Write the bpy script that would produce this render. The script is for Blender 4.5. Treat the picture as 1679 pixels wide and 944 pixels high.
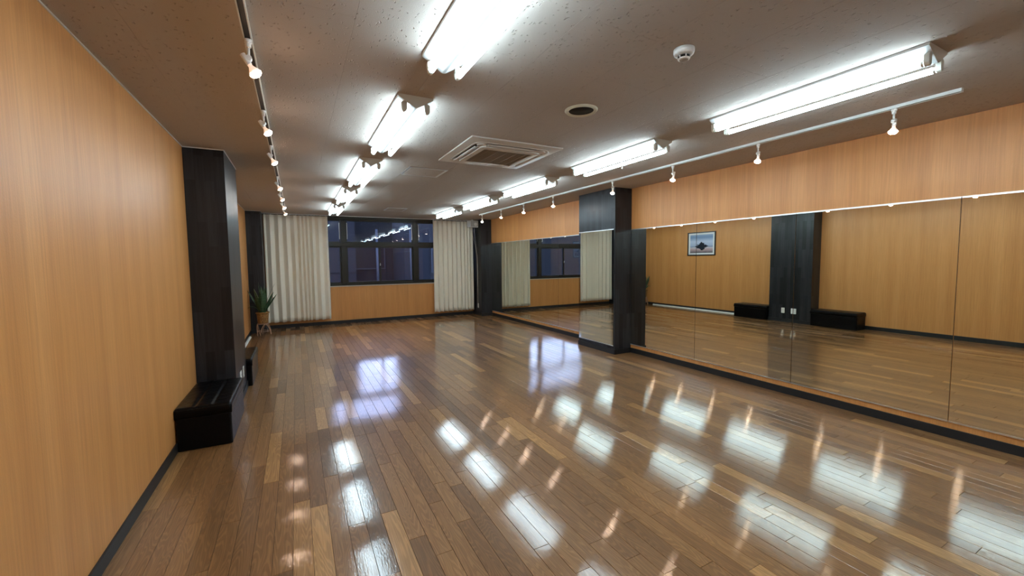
import bpy, math, random
from mathutils import Vector, Matrix

random.seed(7)
C = bpy.context.scene.collection
for o in list(bpy.data.objects):
    bpy.data.objects.remove(o)

# ------------------------------------------------------------------ camera
SC = bpy.context.scene
YAW, PIT, ROL = 0.4827, 0.0674, 0.0109
cam_d = bpy.data.cameras.new('camera')
cam_d.sensor_width = 36.0
cam_d.lens = 673.58 / 1679 * 36.0
cam_d.clip_start = 0.02
cam_d.clip_end = 300
cam = bpy.data.objects.new('camera', cam_d)
C.objects.link(cam)
R_ = Vector((math.cos(YAW), -math.sin(YAW), 0))
F_ = Vector((math.sin(YAW) * math.cos(PIT), math.cos(YAW) * math.cos(PIT), -math.sin(PIT)))
U_ = Vector((math.sin(YAW) * math.sin(PIT), math.cos(YAW) * math.sin(PIT), math.cos(PIT)))
Rc = R_ * math.cos(ROL) - U_ * math.sin(ROL)
Uc = R_ * math.sin(ROL) + U_ * math.cos(ROL)
M = Matrix((Rc, Uc, -F_)).transposed().to_4x4()
M.translation = Vector((0.887, 0, 1.470))
cam.matrix_world = M
SC.camera = cam

# ------------------------------------------------------------------ world (dusk sky outside), exposure
world = bpy.data.worlds.new('dusk')
SC.world = world
world.use_nodes = True
wn = world.node_tree
wn.nodes.clear()
_o = wn.nodes.new('ShaderNodeOutputWorld')
_b = wn.nodes.new('ShaderNodeBackground')
_t = wn.nodes.new('ShaderNodeTexCoord')
_s = wn.nodes.new('ShaderNodeSeparateXYZ')
_r = wn.nodes.new('ShaderNodeValToRGB')
_r.color_ramp.elements[0].position = 0.0
_r.color_ramp.elements[0].color = (0.62, 0.66, 1.0, 1)
_r.color_ramp.elements[1].position = 0.8
_r.color_ramp.elements[1].color = (0.30, 0.38, 0.85, 1)
wn.links.new(_t.outputs['Generated'], _s.inputs[0])
wn.links.new(_s.outputs['Z'], _r.inputs[0])
wn.links.new(_r.outputs[0], _b.inputs[0])
_b.inputs[1].default_value = 3.6
wn.links.new(_b.outputs[0], _o.inputs[0])

TUBE_POWER = 22.0
SPOT_POWER = 62.0
SC.view_settings.view_transform = 'Standard'
SC.view_settings.look = 'None'
SC.view_settings.gamma = 1.0
SC.view_settings.use_curve_mapping = False
SC.view_settings.exposure = 0.72
SC.cycles.max_bounces = 12
SC.cycles.diffuse_bounces = 6
SC.cycles.glossy_bounces = 6
SC.cycles.sample_clamp_indirect = 40.0

# ------------------------------------------------------------------ dimensions
W, D, H = 5.518, 10.58, 2.55
Y0 = -3.4                      # wall behind the camera
PY0, PY1 = 4.82, 5.72          # pillars
LPX = 0.316                    # left pillar depth
RPX = 5.188                    # right pillar face

# ------------------------------------------------------------------ materials
def new_mat(name):
    m = bpy.data.materials.new(name)
    m.use_nodes = True
    nt = m.node_tree
    p = nt.nodes['Principled BSDF']
    return m, nt, p

def simple(name, col, rough=0.5, metal=0.0, spec=0.5, coat=0.0, bump=None):
    m, nt, p = new_mat(name)
    p.inputs['Base Color'].default_value = (*col, 1)
    p.inputs['Roughness'].default_value = rough
    p.inputs['Metallic'].default_value = metal
    p.inputs['Specular IOR Level'].default_value = spec
    p.inputs['Coat Weight'].default_value = coat
    # faint procedural unevenness in the finish
    tc = nt.nodes.new('ShaderNodeTexCoord')
    nz = nt.nodes.new('ShaderNodeTexNoise')
    nz.inputs['Scale'].default_value = (bump or (60, 0.04))[0]
    nt.links.new(tc.outputs['Object'], nz.inputs['Vector'])
    bp = nt.nodes.new('ShaderNodeBump')
    bp.inputs['Strength'].default_value = (bump or (60, 0.04))[1]
    bp.inputs['Distance'].default_value = 0.002
    nt.links.new(nz.outputs[0], bp.inputs['Height'])
    nt.links.new(bp.outputs[0], p.inputs['Normal'])
    return m

def mapping(nt, coord, scale, rot=(0, 0, 0), loc=(0, 0, 0)):
    tc = nt.nodes.new('ShaderNodeTexCoord')
    mp = nt.nodes.new('ShaderNodeMapping')
    mp.inputs['Scale'].default_value = scale
    mp.inputs['Rotation'].default_value = rot
    mp.inputs['Location'].default_value = loc
    nt.links.new(tc.outputs[coord], mp.inputs['Vector'])
    return mp

def noise(nt, vec, scale, detail=4, rough=0.5, dist=0.0):
    n = nt.nodes.new('ShaderNodeTexNoise')
    n.inputs['Scale'].default_value = scale
    n.inputs['Detail'].default_value = detail
    n.inputs['Roughness'].default_value = rough
    n.inputs['Distortion'].default_value = dist
    nt.links.new(vec, n.inputs['Vector'])
    return n

def ramp(nt, fac, stops):
    r = nt.nodes.new('ShaderNodeValToRGB')
    while len(r.color_ramp.elements) < len(stops):
        r.color_ramp.elements.new(0.5)
    for e, (pos, col) in zip(r.color_ramp.elements, stops):
        e.position = pos
        e.color = (*col, 1) if len(col) == 3 else col
    nt.links.new(fac, r.inputs[0])
    return r

def mixc(nt, kind, fac, a, b):
    m = nt.nodes.new('ShaderNodeMix')
    m.data_type = 'RGBA'
    m.blend_type = kind
    for sock, v in ((m.inputs[0], fac), (m.inputs[6], a), (m.inputs[7], b)):
        if hasattr(v, 'links'):
            nt.links.new(v, sock)
        else:
            sock.default_value = v if not isinstance(v, tuple) else (*v, 1)
    return m

def math_n(nt, op, a, b=0.0):
    m = nt.nodes.new('ShaderNodeMath')
    m.operation = op
    for sock, v in ((m.inputs[0], a), (m.inputs[1], b)):
        if hasattr(v, 'links'):
            nt.links.new(v, sock)
        else:
            sock.default_value = v
    return m

def orange_wood():
    m, nt, p = new_mat('honey_wood_wallcovering')
    v1 = mapping(nt, 'Object', (7.0, 7.0, 0.22))
    n1 = noise(nt, v1.outputs[0], 1.0, 3, 0.5)
    v2 = mapping(nt, 'Object', (90.0, 90.0, 2.2))
    n2 = noise(nt, v2.outputs[0], 1.0, 4, 0.6, 0.3)
    a = ramp(nt, n1.outputs[0], [(0.3, (0.61, 0.263, 0.077)), (0.52, (0.665, 0.298, 0.091)), (0.72, (0.72, 0.335, 0.110))])
    b = ramp(nt, n2.outputs[0], [(0.3, (0.80, 0.78, 0.74)), (0.7, (1.06, 1.06, 1.06))])
    c = mixc(nt, 'MULTIPLY', 0.75, a.outputs[0], b.outputs[0])
    nt.links.new(c.outputs[2], p.inputs['Base Color'])
    p.inputs['Roughness'].default_value = 0.42
    p.inputs['Specular IOR Level'].default_value = 0.5
    v3 = mapping(nt, 'Object', (260.0, 260.0, 110.0))
    n3 = noise(nt, v3.outputs[0], 1.0, 2, 0.5)
    bp = nt.nodes.new('ShaderNodeBump')
    bp.inputs['Strength'].default_value = 0.35
    bp.inputs['Distance'].default_value = 0.002
    nt.links.new(n3.outputs[0], bp.inputs['Height'])
    nt.links.new(bp.outputs[0], p.inputs['Normal'])
    return m

def charcoal_wood():
    m, nt, p = new_mat('charcoal_stave_cladding')
    # staves 9 cm wide running vertically, with random butt joints
    tc = nt.nodes.new('ShaderNodeTexCoord')
    sp = nt.nodes.new('ShaderNodeSeparateXYZ')
    nt.links.new(tc.outputs['Object'], sp.inputs[0])
    s = math_n(nt, 'ADD', sp.outputs[0], sp.outputs[1])
    cb = nt.nodes.new('ShaderNodeCombineXYZ')
    nt.links.new(sp.outputs[2], cb.inputs[0])
    nt.links.new(s.outputs[0], cb.inputs[1])
    br = nt.nodes.new('ShaderNodeTexBrick')
    br.offset = 0.37
    br.offset_frequency = 2
    br.squash = 1.0
    br.inputs['Color1'].default_value = (0.0, 0.0, 0.0, 1)
    br.inputs['Color2'].default_value = (1, 1, 1, 1)
    br.inputs['Mortar'].default_value = (0.3, 0.3, 0.3, 1)
    br.inputs['Scale'].default_value = 1.0
    br.inputs['Mortar Size'].default_value = 0.0008
    br.inputs['Brick Width'].default_value = 0.62
    br.inputs['Row Height'].default_value = 0.075
    nt.links.new(cb.outputs[0], br.inputs['Vector'])
    v2 = mapping(nt, 'Object', (45.0, 45.0, 1.6))
    n2 = noise(nt, v2.outputs[0], 1.0, 5, 0.65, 0.4)
    base = ramp(nt, br.outputs[0], [(0.0, (0.007, 0.0075, 0.009)), (1.0, (0.024, 0.026, 0.031))])
    g = ramp(nt, n2.outputs[0], [(0.3, (0.55, 0.55, 0.56)), (0.7, (1.5, 1.5, 1.52))])
    c = mixc(nt, 'MULTIPLY', 0.8, base.outputs[0], g.outputs[0])
    nt.links.new(c.outputs[2], p.inputs['Base Color'])
    p.inputs['Roughness'].default_value = 0.36
    p.inputs['Specular IOR Level'].default_value = 0.36
    bp = nt.nodes.new('ShaderNodeBump')
    bp.inputs['Strength'].default_value = 0.25
    bp.inputs['Distance'].default_value = 0.002
    nt.links.new(n2.outputs[0], bp.inputs['Height'])
    nt.links.new(bp.outputs[0], p.inputs['Normal'])
    return m

def plank_mat():
    m, nt, p = new_mat('waxed_oak_plank')
    at = nt.nodes.new('ShaderNodeAttribute')
    at.attribute_name = 'tone'
    sp = nt.nodes.new('ShaderNodeSeparateColor')
    nt.links.new(at.outputs['Color'], sp.inputs[0])
    geo = nt.nodes.new('ShaderNodeNewGeometry')
    off = nt.nodes.new('ShaderNodeCombineXYZ')
    k = math_n(nt, 'MULTIPLY', sp.outputs[1], 37.0)
    nt.links.new(k.outputs[0], off.inputs[0])
    nt.links.new(k.outputs[0], off.inputs[1])
    nt.links.new(k.outputs[0], off.inputs[2])
    add = nt.nodes.new('ShaderNodeVectorMath')
    add.operation = 'ADD'
    nt.links.new(geo.outputs['Position'], add.inputs[0])
    nt.links.new(off.outputs[0], add.inputs[1])
    mp = nt.nodes.new('ShaderNodeMapping')
    mp.inputs['Scale'].default_value = (13.0, 1.3, 1.0)
    nt.links.new(add.outputs[0], mp.inputs['Vector'])
    # cathedral grain: contour lines of a stretched noise field
    n1 = noise(nt, mp.outputs[0], 0.75, 2, 0.45, 0.35)
    rings = math_n(nt, 'MULTIPLY', n1.outputs[0], 185.0)
    sn = math_n(nt, 'SINE', rings.outputs[0])
    mp2 = nt.nodes.new('ShaderNodeMapping')
    mp2.inputs['Scale'].default_value = (170.0, 5.0, 1.0)
    nt.links.new(add.outputs[0], mp2.inputs['Vector'])
    n2 = noise(nt, mp2.outputs[0], 1.0, 3, 0.6)
    base = ramp(nt, sp.outputs[0], [(0.0, (0.165, 0.078, 0.028)), (0.35, (0.262, 0.125, 0.045)),
                                    (0.7, (0.345, 0.172, 0.064)), (1.0, (0.52, 0.28, 0.105))])
    g1 = ramp(nt, sn.outputs[0], [(0.05, (0.66, 0.64, 0.60)), (0.5, (1.0, 1.0, 1.0)), (0.95, (1.14, 1.14, 1.12))])
    g2 = ramp(nt, n2.outputs[0], [(0.3, (0.78, 0.77, 0.75)), (0.65, (1.08, 1.08, 1.08))])
    c1 = mixc(nt, 'MULTIPLY', 0.5, base.outputs[0], g1.outputs[0])
    c2 = mixc(nt, 'MULTIPLY', 0.8, c1.outputs[2], g2.outputs[0])
    nt.links.new(c2.outputs[2], p.inputs['Base Color'])
    p.inputs['Roughness'].default_value = 0.42
    p.inputs['Specular IOR Level'].default_value = 0.3
    p.inputs['Coat Weight'].default_value = 1.0
    p.inputs['Coat IOR'].default_value = 1.55
    p.inputs['Coat Roughness'].default_value = 0.032
    # wax finish: gentle undulation and fine orange peel
    tc = nt.nodes.new('ShaderNodeMapping')
    tc.inputs['Scale'].default_value = (9.0, 6.0, 1.0)
    nt.links.new(geo.outputs['Position'], tc.inputs['Vector'])
    b1 = noise(nt, tc.outputs[0], 1.0, 2, 0.5)
    tc2 = nt.nodes.new('ShaderNodeMapping')
    tc2.inputs['Scale'].default_value = (120.0, 30.0, 1.0)
    nt.links.new(geo.outputs['Position'], tc2.inputs['Vector'])
    b2 = noise(nt, tc2.outputs[0], 1.0, 3, 0.6)
    bp1 = nt.nodes.new('ShaderNodeBump')
    bp1.inputs['Strength'].default_value = 1.0
    bp1.inputs['Distance'].default_value = 0.0006
    nt.links.new(b1.outputs[0], bp1.inputs['Height'])
    bp2 = nt.nodes.new('ShaderNodeBump')
    bp2.inputs['Strength'].default_value = 1.0
    bp2.inputs['Distance'].default_value = 0.00034
    nt.links.new(b2.outputs[0], bp2.inputs['Height'])
    nt.links.new(bp1.outputs[0], bp2.inputs['Normal'])
    nt.links.new(bp2.outputs[0], p.inputs['Coat Normal'])
    bp3 = nt.nodes.new('ShaderNodeBump')
    bp3.inputs['Strength'].default_value = 0.3
    bp3.inputs['Distance'].default_value = 0.001
    nt.links.new(n2.outputs[0], bp3.inputs['Height'])
    nt.links.new(bp3.outputs[0], p.inputs['Normal'])
    return m

def ceiling_mat():
    m, nt, p = new_mat('pitted_mineral_ceiling')
    p.inputs['Base Color'].default_value = (0.47, 0.415, 0.365, 1)
    p.inputs['Roughness'].default_value = 0.9
    p.inputs['Specular IOR Level'].default_value = 0.2
    geo = nt.nodes.new('ShaderNodeNewGeometry')
    v = nt.nodes.new('ShaderNodeMapping')
    v.inputs['Scale'].default_value = (1.0, 0.62, 1.0)
    nt.links.new(geo.outputs['Position'], v.inputs['Vector'])
    nz = noise(nt, geo.outputs['Position'], 38.0, 2, 0.5)
    sub = mixc(nt, 'LINEAR_LIGHT', 0.014, v.outputs[0], nz.outputs['Color'])
    vo = nt.nodes.new('ShaderNodeTexVoronoi')
    vo.inputs['Scale'].default_value = 46.0
    nt.links.new(sub.outputs[2], vo.inputs['Vector'])
    pit = ramp(nt, vo.outputs['Distance'], [(0.10, (0, 0, 0)), (0.24, (1, 1, 1))])
    # leave out a good part of the cells so pits are scattered
    keep = nt.nodes.new('ShaderNodeSeparateColor')
    nt.links.new(vo.outputs['Color'], keep.inputs[0])
    k = math_n(nt, 'GREATER_THAN', keep.outputs[0], 0.72)
    h = math_n(nt, 'MAXIMUM', pit.outputs[0], k.outputs[0])
    fine = noise(nt, geo.outputs['Position'], 320.0, 2, 0.6)
    f2 = math_n(nt, 'MULTIPLY', fine.outputs[0], 0.18)
    hh = math_n(nt, 'ADD', h.outputs[0], f2.outputs[0])
    bp = nt.nodes.new('ShaderNodeBump')
    bp.inputs['Strength'].default_value = 0.9
    bp.inputs['Distance'].default_value = 0.010
    nt.links.new(hh.outputs[0], bp.inputs['Height'])
    nt.links.new(bp.outputs[0], p.inputs['Normal'])
    return m

def mirror_mat():
    m, nt, p = new_mat('silvered_mirror')
    p.inputs['Base Color'].default_value = (0.80, 0.83, 0.76, 1)
    p.inputs['Metallic'].default_value = 1.0
    p.inputs['Roughness'].default_value = 0.0
    return m

def glass_mat():
    m = bpy.data.materials.new('window_glass')
    m.use_nodes = True
    nt = m.node_tree
    nt.nodes.clear()
    o = nt.nodes.new('ShaderNodeOutputMaterial')
    tr = nt.nodes.new('ShaderNodeBsdfTransparent')
    tr.inputs[0].default_value = (0.86, 0.92, 0.93, 1)
    gl = nt.nodes.new('ShaderNodeBsdfGlossy')
    gl.inputs['Roughness'].default_value = 0.0
    fr = nt.nodes.new('ShaderNodeFresnel')
    fr.inputs['IOR'].default_value = 1.5
    mx = nt.nodes.new('ShaderNodeMixShader')
    nt.links.new(fr.outputs[0], mx.inputs[0])
    nt.links.new(tr.outputs[0], mx.inputs[1])
    nt.links.new(gl.outputs[0], mx.inputs[2])
    nt.links.new(mx.outputs[0], o.inputs[0])
    return m

def emit(name, col, power):
    m, nt, p = new_mat(name)
    p.inputs['Base Color'].default_value = (0.9, 0.9, 0.9, 1)
    p.inputs['Emission Color'].default_value = (*col, 1)
    p.inputs['Emission Strength'].default_value = power
    return m

def curtain_mat():
    m, nt, p = new_mat('linen_curtain')
    v = mapping(nt, 'Object', (500, 500, 900))
    n = noise(nt, v.outputs[0], 1.0, 2, 0.5)
    r = ramp(nt, n.outputs[0], [(0.3, (0.76, 0.69, 0.57)), (0.7, (0.88, 0.82, 0.69))])
    nt.links.new(r.outputs[0], p.inputs['Base Color'])
    p.inputs['Roughness'].default_value = 0.85
    p.inputs['Sheen Weight'].default_value = 0.2
    bp = nt.nodes.new('ShaderNodeBump')
    bp.inputs['Strength'].default_value = 0.2
    bp.inputs['Distance'].default_value = 0.001
    nt.links.new(n.outputs[0], bp.inputs['Height'])
    nt.links.new(bp.outputs[0], p.inputs['Normal'])
    return m

def leather_mat():
    m, nt, p = new_mat('black_leatherette')
    v = mapping(nt, 'Object', (420, 420, 420))
    vo = nt.nodes.new('ShaderNodeTexVoronoi')
    vo.inputs['Scale'].default_value = 1.0
    nt.links.new(v.outputs[0], vo.inputs['Vector'])
    v2 = mapping(nt, 'Object', (14, 9, 14))
    n = noise(nt, v2.outputs[0], 1.0, 3, 0.6, 0.8)
    s = math_n(nt, 'MULTIPLY', n.outputs[0], 7.0)
    h = math_n(nt, 'ADD', math_n(nt, 'MULTIPLY', vo.outputs['Distance'], 0.2).outputs[0], s.outputs[0])
    bp = nt.nodes.new('ShaderNodeBump')
    bp.inputs['Strength'].default_value = 0.5
    bp.inputs['Distance'].default_value = 0.0015
    nt.links.new(h.outputs[0], bp.inputs['Height'])
    nt.links.new(bp.outputs[0], p.inputs['Normal'])
    p.inputs['Base Color'].default_value = (0.0025, 0.0025, 0.003, 1)
    p.inputs['Roughness'].default_value = 0.28
    p.inputs['Specular IOR Level'].default_value = 0.16
    return m

def leaf_mat():
    m, nt, p = new_mat('banded_leaf')
    v = mapping(nt, 'Object', (6, 6, 55))
    n = noise(nt, v.outputs[0], 1.0, 3, 0.6, 1.2)
    r = ramp(nt, n.outputs[0], [(0.35, (0.018, 0.045, 0.020)), (0.6, (0.06, 0.115, 0.045)), (0.75, (0.11, 0.16, 0.07))])
    nt.links.new(r.outputs[0], p.inputs['Base Color'])
    p.inputs['Roughness'].default_value = 0.38
    return m

def wicker_mat():
    m, nt, p = new_mat('woven_wicker')
    v = mapping(nt, 'Object', (1, 1, 1))
    ch = nt.nodes.new('ShaderNodeTexNoise')
    ch.inputs['Scale'].default_value = 55
    ch.inputs['Detail'].default_value = 3
    nt.links.new(v.outputs[0], ch.inputs['Vector'])
    r = ramp(nt, ch.outputs[0], [(0.35, (0.12, 0.05, 0.012)), (0.55, (0.30, 0.15, 0.04)), (0.7, (0.42, 0.24, 0.07))])
    nt.links.new(r.outputs[0], p.inputs['Base Color'])
    p.inputs['Roughness'].default_value = 0.6
    bp = nt.nodes.new('ShaderNodeBump')
    bp.inputs['Distance'].default_value = 0.003
    nt.links.new(ch.outputs[0], bp.inputs['Height'])
    nt.links.new(bp.outputs[0], p.inputs['Normal'])
    return m

def print_mat():
    # generic seaside print: pale sky, dark horizon, rosy wet sand, a dark clump of rocks
    m, nt, p = new_mat('seaside_print')
    tc = nt.nodes.new('ShaderNodeTexCoord')
    sp = nt.nodes.new('ShaderNodeSeparateXYZ')
    nt.links.new(tc.outputs['Generated'], sp.inputs[0])
    n = noise(nt, tc.outputs['Generated'], 4.0, 4, 0.6)
    k = math_n(nt, 'MULTIPLY', math_n(nt, 'SUBTRACT', n.outputs[0], 0.5).outputs[0], 0.08)
    z = math_n(nt, 'ADD', sp.outputs[2], k.outputs[0])
    r = ramp(nt, z.outputs[0], [(0.0, (0.05, 0.05, 0.07)), (0.07, (0.30, 0.24, 0.26)), (0.2, (0.55, 0.38, 0.40)),
                                (0.31, (0.62, 0.60, 0.68)), (0.34, (0.16, 0.20, 0.32)), (0.38, (0.42, 0.50, 0.70)),
                                (0.62, (0.55, 0.62, 0.82)), (0.85, (0.20, 0.30, 0.50)), (1.0, (0.32, 0.42, 0.62))])
    n2 = noise(nt, tc.outputs['Generated'], 9.0, 4, 0.7)
    y = math_n(nt, 'ABSOLUTE', math_n(nt, 'SUBTRACT', sp.outputs[1], 0.5).outputs[0])
    zz = math_n(nt, 'ABSOLUTE', math_n(nt, 'SUBTRACT', sp.outputs[2], 0.36).outputs[0])
    a = math_n(nt, 'MULTIPLY', y.outputs[0], 2.3)
    b = math_n(nt, 'MULTIPLY', zz.outputs[0], 2.6)
    d = math_n(nt, 'ADD', a.outputs[0], b.outputs[0])
    e = math_n(nt, 'SUBTRACT', n2.outputs[0], d.outputs[0])
    f = math_n(nt, 'GREATER_THAN', e.outputs[0], -0.12)
    c = mixc(nt, 'MIX', f.outputs[0], r.outputs[0], (0.02, 0.025, 0.04))
    nt.links.new(c.outputs[2], p.inputs['Base Color'])
    p.inputs['Roughness'].default_value = 0.25
    return m

MT = dict(
    orange=orange_wood(), char=charcoal_wood(), plank=plank_mat(), ceil=ceiling_mat(), mirror=mirror_mat(),
    glass=glass_mat(), curtain=curtain_mat(), leather=leather_mat(), leaf=leaf_mat(), wicker=wicker_mat(),
    print=print_mat(),
    tube=emit('lit_tube', (0.67, 0.88, 1.0), TUBE_POWER),
    bulb=emit('lit_halogen', (1.0, 0.70, 0.50), SPOT_POWER),
    black=simple('black_skirting', (0.010, 0.011, 0.013), 0.5),
    white=simple('white_enamel', (0.78, 0.78, 0.76), 0.4),
    track=simple('track_white', (0.72, 0.74, 0.70), 0.4),
    slot=simple('track_slot', (0.02, 0.018, 0.015), 0.6),
    housing=simple('lamp_housing', (0.52, 0.53, 0.52), 0.35),
    socket=simple('lamp_socket', (0.55, 0.54, 0.48), 0.45),
    ac=simple('aged_white_plastic', (0.60, 0.55, 0.49), 0.45),
    grille=simple('grille_taupe', (0.30, 0.25, 0.20), 0.6),
    cream=simple('cream_plastic', (0.62, 0.58, 0.44), 0.4),
    hole=simple('opening_shade', (0.012, 0.009, 0.007), 0.8),  # near-black colour stands in for the shade inside openings
    alu=simple('aluminium', (0.75, 0.76, 0.75), 0.3, 0.9),
    aluw=simple('satin_aluminium', (0.72, 0.72, 0.70), 0.4, 0.35),
    bronze=simple('dark_bronze_sash', (0.028, 0.026, 0.020), 0.35, 0.4),
    sill=simple('pale_sill', (0.55, 0.50, 0.43), 0.5),
    outlet=simple('outlet_plastic', (0.80, 0.79, 0.75), 0.35),
    dark=simple('black_lacquer', (0.012, 0.011, 0.011), 0.3),
    mat=simple('white_mount', (0.80, 0.80, 0.80), 0.7),
    rattan=simple('rattan_cane', (0.42, 0.26, 0.17), 0.5),
    soil=simple('potting_soil', (0.03, 0.02, 0.012), 0.95, bump=(120, 0.6)),
    grey=simple('grey_speaker_shell', (0.62, 0.62, 0.59), 0.5),
    greyd=simple('grey_speaker_mesh', (0.34, 0.34, 0.32), 0.7, bump=(400, 0.6)),
    under=simple('dark_underlay', (0.02, 0.012, 0.007), 0.9),
    asphalt=simple('asphalt', (0.006, 0.007, 0.008), 0.9, bump=(90, 0.5)),
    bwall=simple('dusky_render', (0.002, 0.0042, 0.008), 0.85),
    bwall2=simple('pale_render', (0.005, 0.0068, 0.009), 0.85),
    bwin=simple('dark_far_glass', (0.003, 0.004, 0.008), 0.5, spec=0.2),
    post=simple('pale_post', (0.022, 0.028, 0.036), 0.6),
    rear=simple('rear_wall_paint', (0.50, 0.30, 0.14), 0.6),
)

# ------------------------------------------------------------------ mesh helpers
class MB:
    """collects shapes; build() links them as ONE mesh object"""
    def __init__(s):
        s.v = []; s.f = []; s.sm = []
    def add(s, verts, faces, smooth=False):
        o = len(s.v)
        s.v += [tuple(v) for v in verts]
        s.f += [tuple(i + o for i in f) for f in faces]
        s.sm += [smooth] * len(faces)
        return s
    def box(s, x0, y0, z0, x1, y1, z1):
        v = [(x0, y0, z0), (x1, y0, z0), (x1, y1, z0), (x0, y1, z0), (x0, y0, z1), (x1, y0, z1), (x1, y1, z1), (x0, y1, z1)]
        return s.add(v, [(0, 3, 2, 1), (4, 5, 6, 7), (0, 1, 5, 4), (1, 2, 6, 5), (2, 3, 7, 6), (3, 0, 4, 7)])
    def prism(s, pts, axis, a, b, smooth=False):
        """2-D outline pts extruded along axis from a to b"""
        n = len(pts)
        def mk(p, t):
            return {'x': (t, p[0], p[1]), 'y': (p[0], t, p[1]), 'z': (p[0], p[1], t)}[axis]
        v = [mk(p, a) for p in pts] + [mk(p, b) for p in pts]
        f = [tuple(range(n))[::-1], tuple(range(n, 2 * n))]
        s.add(v, f)
        o = len(s.v) - 2 * n
        for i in range(n):
            j = (i + 1) % n
            s.f.append((o + i, o + j, o + n + j, o + n + i)); s.sm.append(smooth)
        return s
    def cyl(s, p, q, r, r2=None, n=16, caps=True, smooth=True):
        p, q = Vector(p), Vector(q)
        r2 = r if r2 is None else r2
        d = (q - p).normalized()
        a = d.orthogonal().normalized(); b = d.cross(a)
        v = []
        for c, rr in ((p, r), (q, r2)):
            for i in range(n):
                t = 2 * math.pi * i / n
                v.append(c + a * (rr * math.cos(t)) + b * (rr * math.sin(t)))
        f = [(i, (i + 1) % n, n + (i + 1) % n, n + i) for i in range(n)]
        s.add(v, f, smooth)
        if caps:
            o = len(s.v) - 2 * n
            s.f.append(tuple(o + i for i in range(n))[::-1]); s.sm.append(False)
            s.f.append(tuple(o + n + i for i in range(n))); s.sm.append(False)
        return s
    def lathe(s, prof, origin=(0, 0, 0), axis=(0, 0, 1), n=32, smooth=True):
        """prof: list of (radius, height along axis)"""
        O = Vector(origin); d = Vector(axis).normalized()
        a = d.orthogonal().normalized(); b = d.cross(a)
        v = []
        for r, h in prof:
            for i in range(n):
                t = 2 * math.pi * i / n
                v.append(O + d * h + a * (r * math.cos(t)) + b * (r * math.sin(t)))
        f = []
        for k in range(len(prof) - 1):
            for i in range(n):
                j = (i + 1) % n
                f.append((k * n + i, k * n + j, (k + 1) * n + j, (k + 1) * n + i))
        s.add(v, f, smooth)
        o = len(s.v) - len(prof) * n
        if prof[0][0] > 1e-6:
            s.f.append(tuple(o + i for i in range(n))[::-1]); s.sm.append(False)
        if prof[-1][0] > 1e-6:
            k = (len(prof) - 1) * n
            s.f.append(tuple(o + k + i for i in range(n))); s.sm.append(False)
        return s
    def path(s, pts, r, n=8):
        """round tube along a polyline"""
        pts = [Vector(p) for p in pts]
        rings = []
        prev = None
        for i, p in enumerate(pts):
            d = (pts[min(i + 1, len(pts) - 1)] - pts[max(i - 1, 0)]).normalized()
            a = d.orthogonal().normalized() if prev is None else (prev - d * prev.dot(d)).normalized()
            prev = a
            b = d.cross(a)
            rings.append([p + a * (r * math.cos(2 * math.pi * k / n)) + b * (r * math.sin(2 * math.pi * k / n)) for k in range(n)])
        v = [q for ring in rings for q in ring]
        f = []
        for i in range(len(pts) - 1):
            for k in range(n):
                j = (k + 1) % n
                f.append((i * n + k, i * n + j, (i + 1) * n + j, (i + 1) * n + k))
        f.append(tuple(range(n))[::-1])
        f.append(tuple((len(pts) - 1) * n + k for k in range(n)))
        return s.add(v, f, True)
    def build(s, name, mat, parent=None, bevel=0.0, loc=None, seg=2):
        me = bpy.data.meshes.new(name)
        me.from_pydata(s.v, [], s.f)
        me.polygons.foreach_set('use_smooth', s.sm)
        me.materials.append(mat)
        me.validate()
        me.update()
        o = bpy.data.objects.new(name, me)
        C.objects.link(o)
        if parent:
            o.parent = parent
        if loc:
            o.location = loc
        if bevel:
            md = o.modifiers.new('bevel', 'BEVEL')
            md.width = bevel; md.segments = seg; md.limit_method = 'ANGLE'
            md.harden_normals = False
        return o

def tag(o, label=None, cat=None, group=None, kind=None):
    for k, v in (('label', label), ('category', cat), ('group', group), ('kind', kind)):
        if v:
            o[k] = v
    return o

def empty(name, loc=(0, 0, 0), rz=0.0):
    o = bpy.data.objects.new(name, None)
    C.objects.link(o)
    o.location = loc
    o.rotation_euler = (0, 0, rz)
    o.empty_display_size = 0.1
    return o

def copy_tree(o, parent=None):
    c = o.copy()
    C.objects.link(c)
    if parent:
        c.parent = parent
        c.matrix_parent_inverse = o.matrix_parent_inverse.copy()
    for ch in list(o.children):
        copy_tree(ch, c)
    return c

def structure(o):
    o['kind'] = 'structure'
    return o

# ------------------------------------------------------------------ room shell
# floor: underlay + planks
floor = structure(MB().box(-0.05, Y0, -0.06, W + 0.05, D + 0.05, -0.008).build('floor', MT['under']))

def plank_faces(x0, x1, y0, y1, zt, g=0.0008, c=0.0008):
    a, b, e, f = x0 + g, x1 - g, y0 + g, y1 - g
    v = [(a, e, zt - 0.008), (b, e, zt - 0.008), (b, f, zt - 0.008), (a, f, zt - 0.008),
         (a, e, zt - c), (b, e, zt - c), (b, f, zt - c), (a, f, zt - c),
         (a + c, e + c, zt), (b - c, e + c, zt), (b - c, f - c, zt), (a + c, f - c, zt)]
    q = [(0, 1, 5, 4), (1, 2, 6, 5), (2, 3, 7, 6), (3, 0, 4, 7), (4, 5, 9, 8), (5, 6, 10, 9), (6, 7, 11, 10), (7, 4, 8, 11), (8, 9, 10, 11)]
    return v, q

def tone_attr(me, tones):
    at = me.color_attributes.new('tone', 'FLOAT_COLOR', 'POINT')
    flat = []
    for t in tones:
        flat += [t[0], t[1], t[2], 1.0]
    at.data.foreach_set('color', flat)

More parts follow.
